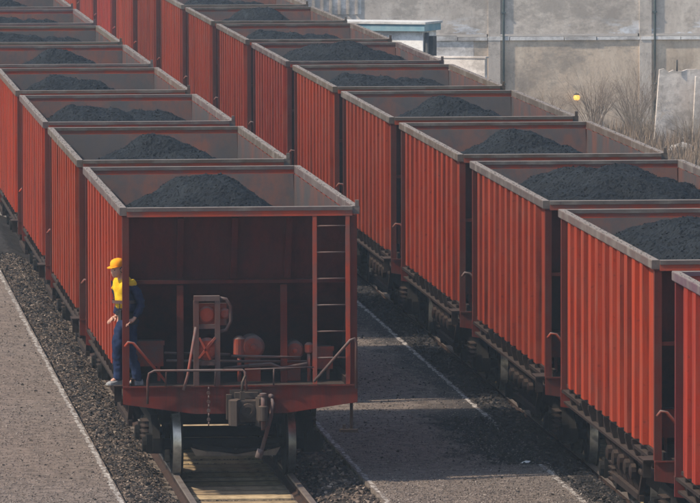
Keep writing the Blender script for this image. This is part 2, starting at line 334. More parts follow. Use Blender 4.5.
# ------------------------------------------------------------------ railway tracks (rails, sleepers, ballast)
def bedh(X, n1, hi): return -.225 + (hi+.225)*np.clip((np.abs(X)-.85)/(.42 if hi < -.05 else .08), 0, 1) + np.clip(.012+(np.abs(X)-.8)*.15, .012, .06)*n1
def make_track(fc, hi, seed, ys0, ys1):
    t = tag(empty('railway_track', (0,0,0)), kind='structure')
    for s in (-1, 1):
        prof = [(-.075,-.175),(.075,-.175),(.075,-.16),(.012,-.13),(.012,-.045),(.036,-.035),(.036,0),(-.036,0),(-.036,-.035),(-.012,-.045),(-.012,-.13),(-.075,-.16)]
        ys = list(np.arange(-80, 320, 8.0)); vs = []; fs = []; mi = []
        for y in ys: vs += [(fc(y)+s*.79+p[0], y, p[1]) for p in prof]
        b_ = MB(); n = len(prof)
        for i in range(len(ys)-1):
            for k in range(n):
                b_.add([vs[i*n+k], vs[i*n+(k+1)%n], vs[(i+1)*n+(k+1)%n], vs[(i+1)*n+k]], [(0,1,2,3)], 1 if k in (5,6,7) else 0)
        b_.build('rail', ['rail', 'railtop'], t, fix=False)
    sb = MB()
    prof = [(-.13,-.36),(.13,-.36),(.13,-.20),(.09,-.17),(-.09,-.17),(-.13,-.20)]
    sb.prism(prof, 'x', -.70, .70, 0)
    for s in (-1, 1): sb.prism(prof, 'x', *sorted((s*.70, s*1.28)), 1)
    s0 = sb.build('sleeper', ['sleeper', 'sleeper_d'], t); first = True
    for i, y in enumerate(np.arange(ys0, ys1, .62)):
        o = s0 if first else s0.copy()
        if not first: COL.objects.link(o); o.parent = t
        first = False
        o.location = (fc(y)+random.uniform(-.02,.02), y+random.uniform(-.02,.02), random.uniform(-.018,.008)); o.rotation_euler.z = random.uniform(-.03,.03); v_ = random.uniform(.6, 1.05); o.color = (v_, v_*random.uniform(.92,1), v_*random.uniform(.82,1), 1)
    # ballast bed
    xs = np.arange(-1.74, 1.741, .06); yy = np.arange(-20, 60, .08); X, Y = np.meshgrid(xs, yy)
    n1 = vnoise(X+9, Y+30, seed, 4, 2.2)
    Z = bedh(X, n1, hi)
    Z[:, 0] = Z[:, -1] = -.34
    fx = np.array([fc(q) for q in yy])[:, None]
    V = np.stack([X*1.0+fx, Y, Z], -1).reshape(-1, 3); a, c_ = X.shape
    idx = np.arange(a*c_).reshape(a, c_); F = np.stack([idx[:-1,:-1], idx[:-1,1:], idx[1:,1:], idx[1:,:-1]], -1).reshape(-1, 4)
    o = fast_mesh('ballast_bed', V, F, 'bed', t, True); o['kind'] = 'stuff'
    return t
def bedz(x, y, fc, seed):
    X = x - fc(y); return bedh(X, vnoise(X+9, y+30, seed, 4, 2.2), -.06 if seed == 11 else -.03)
tL = make_track(xL, -.06, 11, -16, 34); tR = make_track(xR, -.03, 23, -16, 26)
def stones(fc, seed, n, xa, xb, ya, yb, smin, smax, mat, name, gamma=1.6, parent=None):
    y = ya + (yb-ya)*rng.random(n)**gamma; x = rng.uniform(xa, xb, n) + np.array([fc(q) for q in y])
    sz = rng.uniform(smin, smax, n); z = bedz(x, y, fc, seed) + sz*.25
    V, F = scatter(np.stack([x, y, z], 1), sz); o = fast_mesh(name, V, F, mat); tag(o, kind='stuff'); return o
tag(stones(xL, 11, 42000, -1.72, -.86, -4, 46, .010, .030, 'stone', 'ballast_gravel'), 'grey brown track ballast along the left edge of the left track', 'gravel')
tag(stones(xL, 11, 2600, .83, 1.72, -4, 10, .018, .045, 'stone', 'ballast_gravel', 1.2), 'ballast between the right rail of the left track and the white line', 'gravel')
tag(stones(xL, 11, 7000, -.72, .72, -5, 6, .010, .026, 'stone', 'ballast_gravel', 1.), 'small ballast stones lying between the pale sleepers under the front wagon', 'gravel')
tag(stones(xL, 11, 2600, -1.6, -.86, -4, 46, .02, .055, 'coalstone', 'coal_lumps', 1.6), 'dark coal lumps fallen on the ballast beside the left train', 'coal')
tag(stones(xR, 23, 24000, -1.44, -.6, -6, 42, .014, .05, 'coalstone', 'ballast_gravel', 1.5), 'coal blackened ballast under the left side of the right train', 'gravel')
tag(stones(xR, 23, 1800, -1.40, -.9, -6, 40, .02, .055, 'coalstone', 'ballast_gravel', 1.5), 'larger brown stones scattered on the blackened ballast of the right train', 'gravel')
# coal spill on the middle pavement
n_ = 1500; y = 2.2+7*rng.random(n_)**1.2; x = np.array([xR(q) for q in y]) - KRL - np.abs(rng.normal(0, .38, n_))
sz = rng.uniform(.008, .03, n_); V, F = scatter(np.stack([x, y, .004+sz*.2], 1), sz)
tag(fast_mesh('spilt_coal', V, F, 'coalstone'), 'coal crumbs spilt over the middle pavement beside the right train', 'coal', kind='stuff')
n_ = 420; y = -2+45*rng.random(n_); side = rng.random(n_) < .6
x = np.where(side, rng.uniform(1.9, 4.3, n_), rng.uniform(-5, -1.8, n_)); sz = rng.uniform(.01, .035, n_)
V, F = scatter(np.stack([x, y, sz*.2], 1), sz)
tag(fast_mesh('loose_grit', V, F, 'coalstone'), 'scattered dark grit on the asphalt either side of the left train', 'grit', kind='stuff')
def pebbles(n, xa, xb, ya, yb, lab):
    y = ya + (yb-ya)*rng.random(n)**1.5; x = rng.uniform(xa, xb, n); d = vnoise(x, y, 77, 3, .8) + .5; kp = rng.random(n) < .35+.9*d
    x, y = x[kp], y[kp]; sz = rng.uniform(.005, .017, len(x)); V, F = scatter(np.stack([x, y, .002+sz*.15], 1), sz)
    tag(fast_mesh('asphalt_grit', V, F, 'pebble'), lab, 'grit', kind='stuff')
pebbles(34000, -5.6, -1.8, -3, 48, 'fine stone grit worn loose on the left pavement')
pebbles(26000, 1.82, 4.5, -3, 40, 'fine stone grit worn loose on the middle pavement')
# a scrap of white paper by the right track
tag(MB().add([(4.10,2.35,.004),(4.22,2.28,.02),(4.26,2.40,.03),(4.15,2.46,.012),(4.19,2.38,.04)], [(0,1,4),(1,2,4),(2,3,4),(3,0,4)]).build('paper_scrap', 'hut'), 'crumpled white paper scrap on the coal spill beside the right train', 'litter')

# ------------------------------------------------------------------ coal wagon
L = 9.78; ZT = 3.79; ZF = 1.35; P = 11.6
slopeN = [(.12, 3.67), (.50, 2.72), (1.95, 1.36)]
def make_wagon():
    r = empty('coal_wagon')
    # corrugated sides
    jit = [random.uniform(-.035, .035) for _ in range(11)]; nr = 11; ya, yb = .34, L-.30; r0 = .78; pitch_ = (yb-.35-r0)/nr
    for s in (-1, 1):
        xo, xb_, xi = 1.612, 1.536, 1.520
        pts = [(xb_, ya)]
        for k in range(nr):
            c = r0 + pitch_*(k+.5) + jit[k]; pts += [(xb_, c-.165), (xo, c-.155), (xo, c+.145), (xb_, c+.155)]
        pts.append((xb_, yb))
        b_ = MB(); z0, z1 = 1.45, 3.68
        for (xa, y_a), (xc, y_c) in zip(pts[:-1], pts[1:]):
            b_.add([(s*xa, y_a, z0), (s*xc, y_c, z0), (s*xc, y_c, z1), (s*xa, y_a, z1)], [(0,1,2,3)] if s > 0 else [(3,2,1,0)], 0)
        n = len(pts)
        b_.add([(s*p[0], p[1], z0) for p in pts]+[(s*xi, yb, z0), (s*xi, ya, z0)], [tuple(range(n+2))], 0)
        b_.add([(s*xi, ya, z0), (s*xi, ya, z1), (s*xb_, ya, z1), (s*xb_, ya, z0)], [(0,1,2,3)], 0)
        b_.add([(s*xi, yb, z0), (s*xi, yb, z1), (s*xb_, yb, z1), (s*xb_, yb, z0)], [(0,1,2,3)], 0)
        b_.add([(s*xi, ya, z0), (s*xi, ya, z1), (s*xi, yb, z1), (s*xi, yb, z0)], [(0,1,2,3)], 1)
        b_.build('side_wall', ['red', 'inner'], r, fix=False)
        # side sill with its row of gusset brackets
        b_ = MB(); b_.box(*sorted((s*1.44, s*1.48)), .04, L-.04, 1.16, 1.445)
        b_.box(*sorted((s*1.48, s*1.565)), .04, L-.04, 1.16, 1.19); b_.box(*sorted((s*1.48, s*1.56)), .36, L-.3, 1.40, 1.445)
        sill = b_.build('side_sill', 'frame', r)
        gm = MB()
        for k in range(nr+1):
            c = r0 + pitch_*k
            e_ = random.uniform(-.015, .02); gm.prism([(1.482*s, 1.192), (1.53*s, 1.192), ((1.565+e_)*s, 1.34), ((1.565+e_)*s, 1.398), (1.482*s, 1.398)], 'y', c-.04-abs(e_), c+.04)
        gm.build('gusset_row', 'frame', sill)['kind'] = 'stuff'
        # top side rail
        b_ = MB(); b_.prism([(s*1.538, 3.68), (s*1.63, 3.68), (s*1.635, 3.69), (s*1.635, 3.78), (s*1.63, 3.79), (s*1.543, 3.79), (s*1.538, 3.78)], 'y', .0, L)
        tr = b_.build('top_rail', 'steelrim', r)
        yy = rng.uniform(.2, L-.2, 150); V, F = scatter(np.stack([s*rng.uniform(1.535, 1.625, 150), yy, np.full(150, 3.793)], 1), rng.uniform(.004, .012, 150))
        gr = fast_mesh('coal_grit', V, F, 'grit', tr); gr['kind'] = 'stuff'
        for y_ in (.06, L-.06):
            pb = MB(); pb.box(*sorted((s*1.51, s*1.60)), y_-.05, y_+.05, 1.352, 3.668); pb.build('corner_post', 'post', r)
    for e, yc in ((0, 0.0), (1, L)):      # end rails
        a, c = (yc-.035, yc+.10) if e == 0 else (yc-.10, yc+.035)
        b_ = MB(); b_.box(-1.536, 1.536, a, c, 3.735, 3.786, 0); b_.box(-1.535, 1.535, a+.012, c-.012, 3.66, 3.734, 1)
        b_.build('top_rail', ['steelrim', 'equip'], r)
    b_ = MB(); b_.beam((1.60,.02,3.79),(1.60,.02,3.87),.05,.05); b_.build('corner_lug', 'steelrim', r)
    # sloping ends
    for e in (0, 1):
        Y = (lambda y: y) if e == 0 else (lambda y: L-y)
        for k in range(2):
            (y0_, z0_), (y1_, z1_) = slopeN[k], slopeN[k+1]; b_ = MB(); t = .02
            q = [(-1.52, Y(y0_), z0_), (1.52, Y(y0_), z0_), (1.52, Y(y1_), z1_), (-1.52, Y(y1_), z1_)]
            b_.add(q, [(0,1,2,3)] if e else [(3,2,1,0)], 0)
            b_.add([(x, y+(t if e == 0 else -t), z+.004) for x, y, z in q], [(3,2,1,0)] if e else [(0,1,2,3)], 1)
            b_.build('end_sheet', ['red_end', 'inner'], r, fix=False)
        for xx in (-.80, -.06, .68):
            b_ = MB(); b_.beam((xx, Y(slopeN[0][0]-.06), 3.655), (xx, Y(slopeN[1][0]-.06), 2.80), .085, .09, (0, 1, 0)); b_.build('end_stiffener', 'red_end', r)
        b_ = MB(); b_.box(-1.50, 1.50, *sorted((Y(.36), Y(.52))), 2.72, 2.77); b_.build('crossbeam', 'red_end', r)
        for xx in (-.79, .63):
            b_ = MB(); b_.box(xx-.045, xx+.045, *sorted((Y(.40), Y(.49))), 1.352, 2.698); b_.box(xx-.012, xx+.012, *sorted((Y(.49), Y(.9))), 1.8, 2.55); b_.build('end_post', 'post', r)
    # platform decks and end sills
    for e in (0, 1):
        Y = (lambda y: y) if e == 0 else (lambda y: L-y)
        b_ = MB(); b_.box(-1.59, 1.59, *sorted((Y(.025), Y(2.1))), 1.31, 1.35); b_.build('deck', 'frame', r)
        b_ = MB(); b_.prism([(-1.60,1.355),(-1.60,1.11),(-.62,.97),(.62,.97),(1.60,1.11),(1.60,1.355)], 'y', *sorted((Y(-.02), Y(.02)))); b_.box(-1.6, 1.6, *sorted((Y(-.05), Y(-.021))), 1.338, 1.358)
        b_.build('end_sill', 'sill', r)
        # coupler
        cg = MB(); d = -1 if e == 0 else 1; cx = .07
        cg.box(cx-.12, cx+.12, *sorted((Y(-.14), Y(-.46))), .92, 1.18)
        def YP(pl): return [(x, Y(y)) for x, y in pl]
        cg.prism(YP([(cx-.13,-.28),(cx-.22,-.36),(cx-.27,-.50),(cx-.25,-.64),(cx-.17,-.68),(cx-.14,-.52),(cx-.10,-.42)]), 'z', .86, 1.20)
        cg.prism(YP([(cx+.12,-.28),(cx+.20,-.34),(cx+.26,-.46),(cx+.24,-.58),(cx+.14,-.60),(cx+.10,-.44)]), 'z', .84, 1.22)
        cg.lathe((cx+.19, Y(-.64), .92), (0,0,1), [(0,.05),(.01,.065),(.20,.065),(.21,.05)], 14)
        cg.box(cx-.22, cx+.22, *sorted((Y(-.052), Y(-.10))), .86, 1.30); cg.box(cx-.16, cx+.16, *sorted((Y(-.10), Y(-.20))), 1.19, 1.27)
        for sx in (-1, 1): cg.box(*sorted((cx+sx*.20, cx+sx*.27)), *sorted((Y(-.052), Y(-.16))), .90, 1.24)
        cg.lathe((cx, Y(-.461), 1.05), (0, d, 0), [(0, .10), (.03, .095), (.035, .05), (.02, .045), (.021, .01)], 16)
        cg.lathe((cx+.19, Y(-.50), 1.221), (0,0,1), [(0,.07),(.04,.065),(.05,.03)], 12)
        cg.box(cx-.10, cx-.04, *sorted((Y(-.30), Y(-.40))), 1.181, 1.30); cg.tube([(cx-.07, Y(-.35), 1.30), (cx-.07, Y(-.35), 1.42), (cx-.02, Y(-.22), 1.50)], .018)
        cp = cg.build('coupler', 'coupler', r)
        k_ = MB(); k_.tube([(cx+.19, Y(-.66), .80), (cx+.19, Y(-.66), 1.27)], .03); k_.lathe((cx+.19, Y(-.66), 1.27), (0,0,1), [(0,.05),(.03,.05),(.035,.03)], 10); k_.build('knuckle_pin', 'grey', cp)
        # hoses and chain
        h = MB(); h.tube([(cx+.34, Y(-.05), 1.20), (cx+.36, Y(-.16), 1.12), (cx+.33, Y(-.22), .95), (cx+.26, Y(-.25), .70), (cx+.19, Y(-.26), .46)], .028); h.tube([(cx+.19, Y(-.26), .50), (cx+.15, Y(-.27), .38)], .05, 8)
        h.tube([(cx+.34, Y(-.0), 1.20), (cx+.34, Y(-.12), 1.20)], .04); h.build('brake_hose', 'grey', r)
    # ladder at the right of the near end
    ld = MB()
    for xx in (1.02, 1.47): ld.box(xx-.028, xx+.028, -.018, .012, 1.36, 3.655)
    lo = ld.build('ladder', 'equip', r)
    for k in range(6): q = MB(); q.tube([(1.05, -.003, 1.72+.36*k), (1.44, -.003, 1.72+.36*k)], .012, 6); q.build('rung', 'grey', lo)
    # handbrake stand
    hb = MB(); x0, x1 = -.62, -.27
    for xx in (x0+.03, x1-.03): hb.box(xx-.035, xx+.035, .10, .20, 1.352, 2.50)
    hb.box(x0, x1, .09, .21, 2.50, 2.57); hb.box(x0+.06, x1-.06, .12, .17, 2.12, 2.18); hb.box(x0+.05, x1-.05, .12, .17, 1.62, 1.68)
    hb.tube([(x1-.02, .15, 2.54), (x1+.09, .15, 2.52), (x1+.15, .15, 2.42), (x1+.15, .15, 2.22), (x1+.09, .15, 2.10), (x1-.03, .15, 2.07)], .025)
    ho = hb.build('handbrake_stand', 'grey', r)
    g_ = MB(); g_.box(x0+.01, x1+.10, .205, .30, 2.16, 2.46); g_.build('gear_housing', 'equip', ho)
    g_ = MB(); g_.lathe((-.445, .20, 2.31), (0,-1,0), [(0,.11),(.03,.115),(.05,.09),(.06,.03)], 18); g_.lathe((x1+.07, .20, 2.32), (0,-1,0), [(0,.08),(.03,.08),(.05,.05)], 14); g_.build('gear_wheel', 'equip', ho)
    g_ = MB(); g_.lathe((-.44, .22, 1.84), (0,-1,0), [(0,.15),(.05,.16),(.08,.12),(.10,.04)], 18); g_.beam((-.56,.12,1.72),(-.33,.12,2.0),.05,.03); g_.beam((-.55,.12,2.0),(-.40,.12,1.70),.05,.03); g_.build('brake_drum', 'equip', ho)
    g_ = MB(); g_.tube([(-.78, -.06, 1.30), (-.72,-.04,1.5), (-.60, .05, 2.15)], .02); g_.build('brake_lever', 'equip', ho)
    for z_, xa, xc, ry in ((1.76, -1.0, -.1, .55), (1.66, -.98, .95, .45), (1.73, -.1, .85, .3)):
        g_ = MB(); g_.tube([(xa, ry, z_), (xc, ry, z_-.03)], .02, 6); g_.build('brake_pipe', 'grey', r)
    # air tanks on the deck
    def tank(cx_, cz_, rr, ln, yy=.55):
        q = MB(); q.lathe((cx_, yy, cz_), (0,1,0), [(-.05,rr*.45),(-.035,rr*.8),(0,rr),(.02,rr*1.04),(.03,rr),(ln,rr),(ln+.05,rr*.6)], 22)
        q.lathe((cx_, yy-.05, cz_), (0,-1,0), [(0,rr*.3),(.03,rr*.28),(.035,rr*.1)], 10)
        q.box(cx_-rr*.7, cx_+rr*.7, yy+.1, yy+.2, 1.352, cz_-rr*.8)
        q.build('air_tank', 'equip', r)
    tank(.22, 1.83, .155, .45); tank(.79, 1.78, .125, .4); 
    q = MB(); q.lathe((.03, .6, 1.70), (0,0,1), [(0,.05),(.03,.085),(.24,.085),(.28,.04)], 14); q.tube([(.03,.6,1.352),(.03,.6,1.72)], .03); q.build('dirt_collector', 'equip', r)
    q = MB(); q.lathe((.98, .5, 1.74), (0,0,1), [(0,.04),(.02,.06),(.12,.06),(.15,.03)], 12); q.tube([(.98,.5,1.352),(.98,.5,1.75)], .025); q.build('brake_valve', 'equip', r)
    q = MB(); q.tube([(.15,.45,1.58),(.45,.42,1.60),(.60,.40,1.54),(.95,.40,1.60)], .03); q.tube([(-.2,.4,1.55),(.15,.45,1.58)],.022); q.build('brake_linkage', 'grey', r)
    for (xa, xc, za, zc) in ((-1.42, -1.0, 1.56, 1.90), (1.04, 1.33, 1.50, 1.80)):
        q = MB(); q.box(xa, xc, .75, 1.15, za, zc); q.box(xa-.015, xc+.015, .735, .749, zc-.05, zc+.012); q.box(xa+.04, xa+.08, .8, .9, 1.352, za-.001); q.box(xc-.08, xc-.04, .8, .9, 1.352, za-.001); q.build('tool_box', 'equip', r)
    # handrails
    for e in (0, 1):
        Y = (lambda y: y) if e == 0 else (lambda y: L-y)
        q = MB(); q.tube([(-1.57, Y(-.03), 1.90), (-1.53, Y(-.05), 1.96), (-1.46, Y(-.06), 1.95), (-1.02, Y(-.05), 1.42)], .02); q.build('handrail', 'equip', r)
        q = MB(); q.tube([(1.58, Y(-.05), 1.30), (1.58, Y(-.06), 1.92), (1.555, Y(-.06), 1.985), (1.50, Y(-.06), 1.96), (1.0, Y(-.06), 1.40)], .02); q.build('handrail', 'grey', r)
        q = MB(); q.tube([(-1.27, Y(-.07), 1.12), (-1.27, Y(-.12), 1.45), (-1.25, Y(-.13), 1.54), (-1.18, Y(-.13), 1.575), (.02, Y(-.13), 1.575), (.05, Y(-.16), 1.55), (.07, Y(-.22), 1.30)], .017); q.tube([(.05, Y(-.13), 1.58), (1.0, Y(-.08), 1.60)], .01, 6)
        for xx in (-1.02, -.35, .45): q.tube([(xx, Y(-.05), 1.36), (xx, Y(-.13), 1.58)], .012, 6)
        q.build('uncoupling_lever', 'grey', r)
        ch = MB()
        for k in range(9): ch.lathe((-.44, Y(-.08), 1.32-.06*k), (0, 1, 0) if k % 2 else (1, 0, 0), [(-.008,.026),(.008,.026)], 8)
        ch.build('chain', 'grey', r)
        st = MB(); st.box(1.50, 1.54, *sorted((Y(-.0), Y(.05))), .72, 1.14); st.box(1.36, 1.60, *sorted((Y(-.06), Y(.10))), .70, .74); st.box(1.40, 1.44, *sorted((Y(.0), Y(.05))), .74, .80); st.build('step', 'frame', r)
    st = MB(); st.box(-1.72, -1.592, .12, .62, 1.33, 1.352); st.box(-1.70, -1.6, .3, .34, 1.12, 1.33); st.build('side_step', 'frame', r)
    # hopper bottoms and door gear under the body
    b_ = MB()
    for c in (3.3, L/2+.9):
        pass
    b_.prism([(2.0, 1.34), (3.9, .55), (5.9, .55), (L-2.0, 1.34)], 'x', -1.05, 1.05); b_.build('hopper_bottom', 'frame', r)
    for s in (-1, 1):
        q = MB(); x_ = s*1.30
        q.box(*sorted((x_-.03, x_+.03)), 3.5, 6.3, .48, .56); q.tube([(x_, 3.3, .85), (x_, 6.5, .85)], .04)
        for k in range(5):
            c = 3.7+.6*k; q.beam((s*1.22, c, .52), (s*1.42, c+.12, 1.12), .10, .05); q.lathe((s*1.36, c, .85), (s, 0, 0), [(0,.10),(.06,.10),(.08,.05)], 10)
        q.beam((s*1.3, 1.1+2.6, .5), (s*1.3, 3.2, .95), .06, .08)
        q.build('door_linkage', 'frame', r)
    # bogies
    for yb_ in (2.35, L-2.35):
        bo = MB(); bo.box(-.95, .95, yb_-.2, yb_+.2, .62, .98); bt = MB(); bt.tube([(-.6, yb_-1.42, .44), (0, yb_-1.46, .36), (.6, yb_-1.42, .44)], .035)
        bg_ = bo.build('bogie', 'bogie', r); bt.build('brake_rod', 'bogie', bg_)
        for s in (-1, 1):
            q = MB(); q.prism([(yb_-1.15,.52),(yb_-1.15,.34),(yb_-.75,.30),(yb_-.4,.24),(yb_+.4,.24),(yb_+.75,.30),(yb_+1.15,.34),(yb_+1.15,.52),(yb_+.62,.80),(yb_-.62,.80)], 'x', *sorted((s*1.02, s*1.12)))
            for a in (-.875, .875):
                q.box(*sorted((s*.98, s*1.2)), yb_+a-.14, yb_+a+.14, .30, .56); q.lathe((s*1.2, yb_+a, .42), (s,0,0), [(0,.11),(.05,.10),(.06,.05)], 12)
            q.build('side_frame', 'bogie', bg_)
            q = MB()
            for a in (-.16, .0, .16):
                for k in range(5): q.lathe((s*1.16, yb_+a, .34+.075*k), (0,0,1), [(0,.055),(.035,.07),(.04,.055)], 10)
            q.build('spring_set', 'frame', bg_)
        for a in (-.875, .875):
            q = MB(); q.tube([(-1.18, yb_+a, .42), (1.18, yb_+a, .42)], .08, 10)
            ax = q.build('axle', 'bogie', bg_)
            for s in (-1, 1):
                q = MB(); q.lathe((s*.72, yb_+a, .42), (s,0,0), [(-.01,.0001),(-.01,.455),(.02,.455),(.03,.425),(.13,.415),(.135,.37),(.10,.34),(.10,.16),(.14,.12),(.14,.0001)], 32)
                for i, mm in enumerate(q.m): q.m[i] = 1 if 32*2 <= i < 32*4 else 0; q.smooth[i] = 32*2 <= i < 32*4
                q.build('wheel', ['bogie', 'tread'], ax)
            q = MB(); q.prism([(-.55, .30), (.55, .30), (.62, .42), (.4, .36), (-.4, .36), (-.62, .42)], 'y', yb_+a*1.62-.03, yb_+a*1.62+.03); q.build('brake_beam', 'sleeper_d', bg_)
    return r
def copy_tree(o, parent=None):
    c = o.copy(); COL.objects.link(c)
    if parent: c.parent = parent
    for ch in o.children: copy_tree(ch, c)
    return c
def tint(o, col):
    o.color = col
    for ch in o.children: tint(ch, col)
ordw = ['front', 'second', 'third', 'fourth', 'fifth', 'sixth', 'seventh', 'eighth', 'ninth', 'tenth', 'eleventh', 'twelfth', 'thirteenth', 'fourteenth', 'fifteenth', 'sixteenth']
wag = make_wagon(); first = True; placed = []
for tr, ks in (('left', range(0, 9)), ('right', range(-1, 15))):
    fn = xL if tr == 'left' else xR; yo = 0 if tr == 'left' else -10.81
    for i, k in enumerate(ks):
        y0 = k*P + yo
        o = wag if first else copy_tree(wag); first = False
        a = -math.atan(dx(fn, y0+L/2)); o.location = (fn(y0+L/2) + math.sin(a)*L/2, y0, 0); o.rotation_euler.z = a
        v_ = random.uniform(.72, 1.12); tint(o, (v_, v_*random.uniform(.85, 1.25), v_*random.uniform(.85, 1.3), 1))
        if tr == 'left': lab = 'red coal wagon at the front of the left train, worker on its end platform' if i == 0 else 'red open coal wagon, %s from the front of the left train' % ordw[i]
        else: lab = 'red coal wagon cut off by the right edge, nearest of the right train' if i == 0 else 'red open coal wagon, %s from the nearest end of the right train' % ordw[i]
        tag(o, lab, 'railway wagon', 'coal wagons of the %s train' % tr)
        placed.append((tr, i, o))

# ------------------------------------------------------------------ coal loads
def make_heap(seed, peaks, flat):
    xs = np.linspace(-1.515, 1.515, 84); ys = np.linspace(.42, L-.42, 210); X, Y = np.meshgrid(xs, ys)
    Z = np.full_like(X, flat)
    for (px, py, wx, ly, hz, sl_) in peaks:
        nn = vnoise(X+seed, Y, seed+5, 3, .9)*.18
        d = np.hypot(np.maximum(np.abs(X-px)-wx, 0), np.maximum(np.abs(Y-py)-ly, 0)*.62) + nn*.35
        h = hz - sl_*np.maximum(d, 0) - .06*(np.hypot(X-px, (Y-py)*.4))
        Z = np.maximum(Z, h)
    Z = Z + vnoise(X+21, Y+5, seed+9, 3, .7)*.16 + vnoise(X+3, Y+7, seed, 4, 2.5)*.07 + vnoise(X+13, Y+17, seed+1, 3, 9.0)*.032 + rng.normal(0, .006, X.shape)
    Z[:, 0] = Z[:, -1] = np.minimum(Z[:, 0], 3.5); Z = np.minimum(Z, 4.05)
    e = np.minimum(1.515-np.abs(X), 9); Z = np.where(e < .12, np.minimum(Z, 3.6), Z)
    ey = np.minimum(Y-.42, L-.42-Y); Z = np.where(ey < .35, np.minimum(Z, 3.30), Z)
    a, c = X.shape; idx = np.arange(a*c).reshape(a, c)
    F = np.stack([idx[:-1,:-1], idx[:-1,1:], idx[1:,1:], idx[1:,:-1]], -1).reshape(-1, 4)
    V = np.stack([X, Y, Z], -1).reshape(-1, 3)
    # loose lumps
    n = 2500; ii = rng.integers(0, len(V), n); sz = rng.uniform(.008, .022, n)
    V2, F2 = scatter(V[ii]+np.array([0,0,.005]), sz)
    me_V = np.concatenate([V, V2]); 
    me = bpy.data.meshes.new('coal_heap'); me.from_pydata(me_V.tolist(), [], F.tolist() + (F2+len(V)).tolist()); me.materials.append(MT['coal'])
    return me
#            px  py   wx  ly   peak  slope
H = [make_heap(1, [(-.15, 5.2, .30, 1.2, 3.92, .56), (-.6, 4.0, .3, 1.5, 3.55, .42), (.5, 4.2, .2, 1.2, 3.55, .5)], 3.0),
     make_heap(2, [(-.1, 5.8, .14, .7, 3.84, .46), (.35, 3.8, .2, .8, 3.66, .5), (-.6, 4.2, .2, 1., 3.58, .42)], 3.05),
     make_heap(3, [(-.3, 5.6, .5, .6, 3.76, .56), (.5, 4.2, .3, .9, 3.58, .45)], 3.0),
     make_heap(4, [(-.45, 5, .4, 1.6, 3.72, .48), (.6, 6.2, .3, .9, 3.60, .45)], 3.1),
     make_heap(5, [(-.1, 5.0, .34, 1.6, 3.90, .36), (.6, 5.5, .3, 1.6, 3.70, .34), (-.8, 4.5, .2, 1.6, 3.64, .32)], 3.25),
     make_heap(6, [(.25, 4.8, .8, 2.6, 3.82, .36), (-.5, 6, .4, 1, 3.66, .4), (1.0, 3.0, .4, 1.5, 3.66, .3)], 3.4)]
pick = {'left': [0, 1, 3, 2, 1, 3, 3, 1, 0], 'right': [5, 5, 4, 1, 1, 3, 4, 3, 0, 3, 1, 2, 0, 4, 3, 2]}
for tr, i, wo_ in placed:
    me = H[pick[tr][i]]; o = bpy.data.objects.new('coal_heap', me); COL.objects.link(o)
    o.location = wo_.location; o.rotation_euler = wo_.rotation_euler
    where = ('the front wagon' if i == 0 else 'the %s wagon from the front' % ordw[i]) if tr == 'left' else ('the wagon cut by the right edge' if i == 0 else 'the %s wagon from the near end' % ordw[i])
    tag(o, 'heap of black coal inside %s of the %s train' % (where, tr), 'coal', 'coal loads of the %s train' % tr)

# ------------------------------------------------------------------ worker on the front platform
tex = bpy.data.textures.new('cloth_folds', 'CLOUDS'); tex.noise_scale = .075; tex.noise_depth = 3
def skin_mesh(name, verts, edges, radii, mat, parent, sub=2, flat=None):
    me = bpy.data.meshes.new(name); me.from_pydata(verts, edges, []); me.materials.append(MT[mat])
    o = bpy.data.objects.new(name, me); COL.objects.link(o); o.parent = parent
    mo = o.modifiers.new('Skin', 'SKIN'); mo.use_smooth_shade = True
    for i, rr in enumerate(radii): me.skin_vertices[0].data[i].radius = rr if isinstance(rr, tuple) else (rr, rr)
    me.skin_vertices[0].data[0].use_root = True
    su = o.modifiers.new('Sub', 'SUBSURF'); su.levels = su.render_levels = sub
    if name in ('trousers', 'jacket', 'safety_vest'):
        dm = o.modifiers.new('Folds', 'DISPLACE'); dm.texture = tex; dm.strength = .045; dm.mid_level = .5; dm.texture_coords = 'LOCAL'; su.levels = su.render_levels = 3
    return o
pr = empty('person', (-1.525, .30, 1.352), R(180+32))     # local +X = the way the worker faces, local -Y = towards the camera side... see below
tag(pr, 'railway worker in orange cap, yellow vest and blue trousers standing on the front wagon platform', 'person')
# local frame: x forward, y lateral, z up.  rotated ~180 so that he faces -X of the world; lateral +y faces the camera
LS = 1
legs = {1: dict(hip=(0, .09*LS, .90), kn=(.03, .12*LS, .48), an=(-.085, .12*LS, .09)), -1: dict(hip=(0, -.09*LS, .90), kn=(.10, -.10*LS, .49), an=(.075, -.11*LS, .09))}
arms = {1: dict(sh=(.0, .185, 1.36), el=(-.07, .245, 1.11), wr=(.045, .225, .91)), -1: dict(sh=(.05, -.185, 1.37), el=(-.04, -.24, 1.12), wr=(.02, -.22, .92))}
V = [(0,0,.94),(.0,0,1.10),(.02,0,1.28),(.05,0,1.40),(.085,0,1.47),(.115,0,1.53),(.13,0,1.60)]; E = [(0,1),(1,2),(2,3),(3,4),(4,5),(5,6)]; rr = [.10,.10,.11,.07,.050,.06,.07]
for s in (1, -1):
    b0 = len(V); a = legs[s]; V += [a['hip'], a['kn'], a['an'], (a['an'][0]+.12, a['an'][1], .035)]; rr += [.085, .055, .038, .035]; E += [(0,b0),(b0,b0+1),(b0+1,b0+2),(b0+2,b0+3)]
    b0 = len(V); a = arms[s]; V += [tuple(Vector(a['sh'])-Vector((0,.05*s,.03))), a['el'], a['wr'], tuple(Vector(a['wr'])+Vector((.06,0,-.03)))]; rr += [.032,.032,.027,.034]; E += [(3,b0),(b0,b0+1),(b0+1,b0+2),(b0+2,b0+3)]
skin_mesh('body', V, E, rr, 'skin', pr)
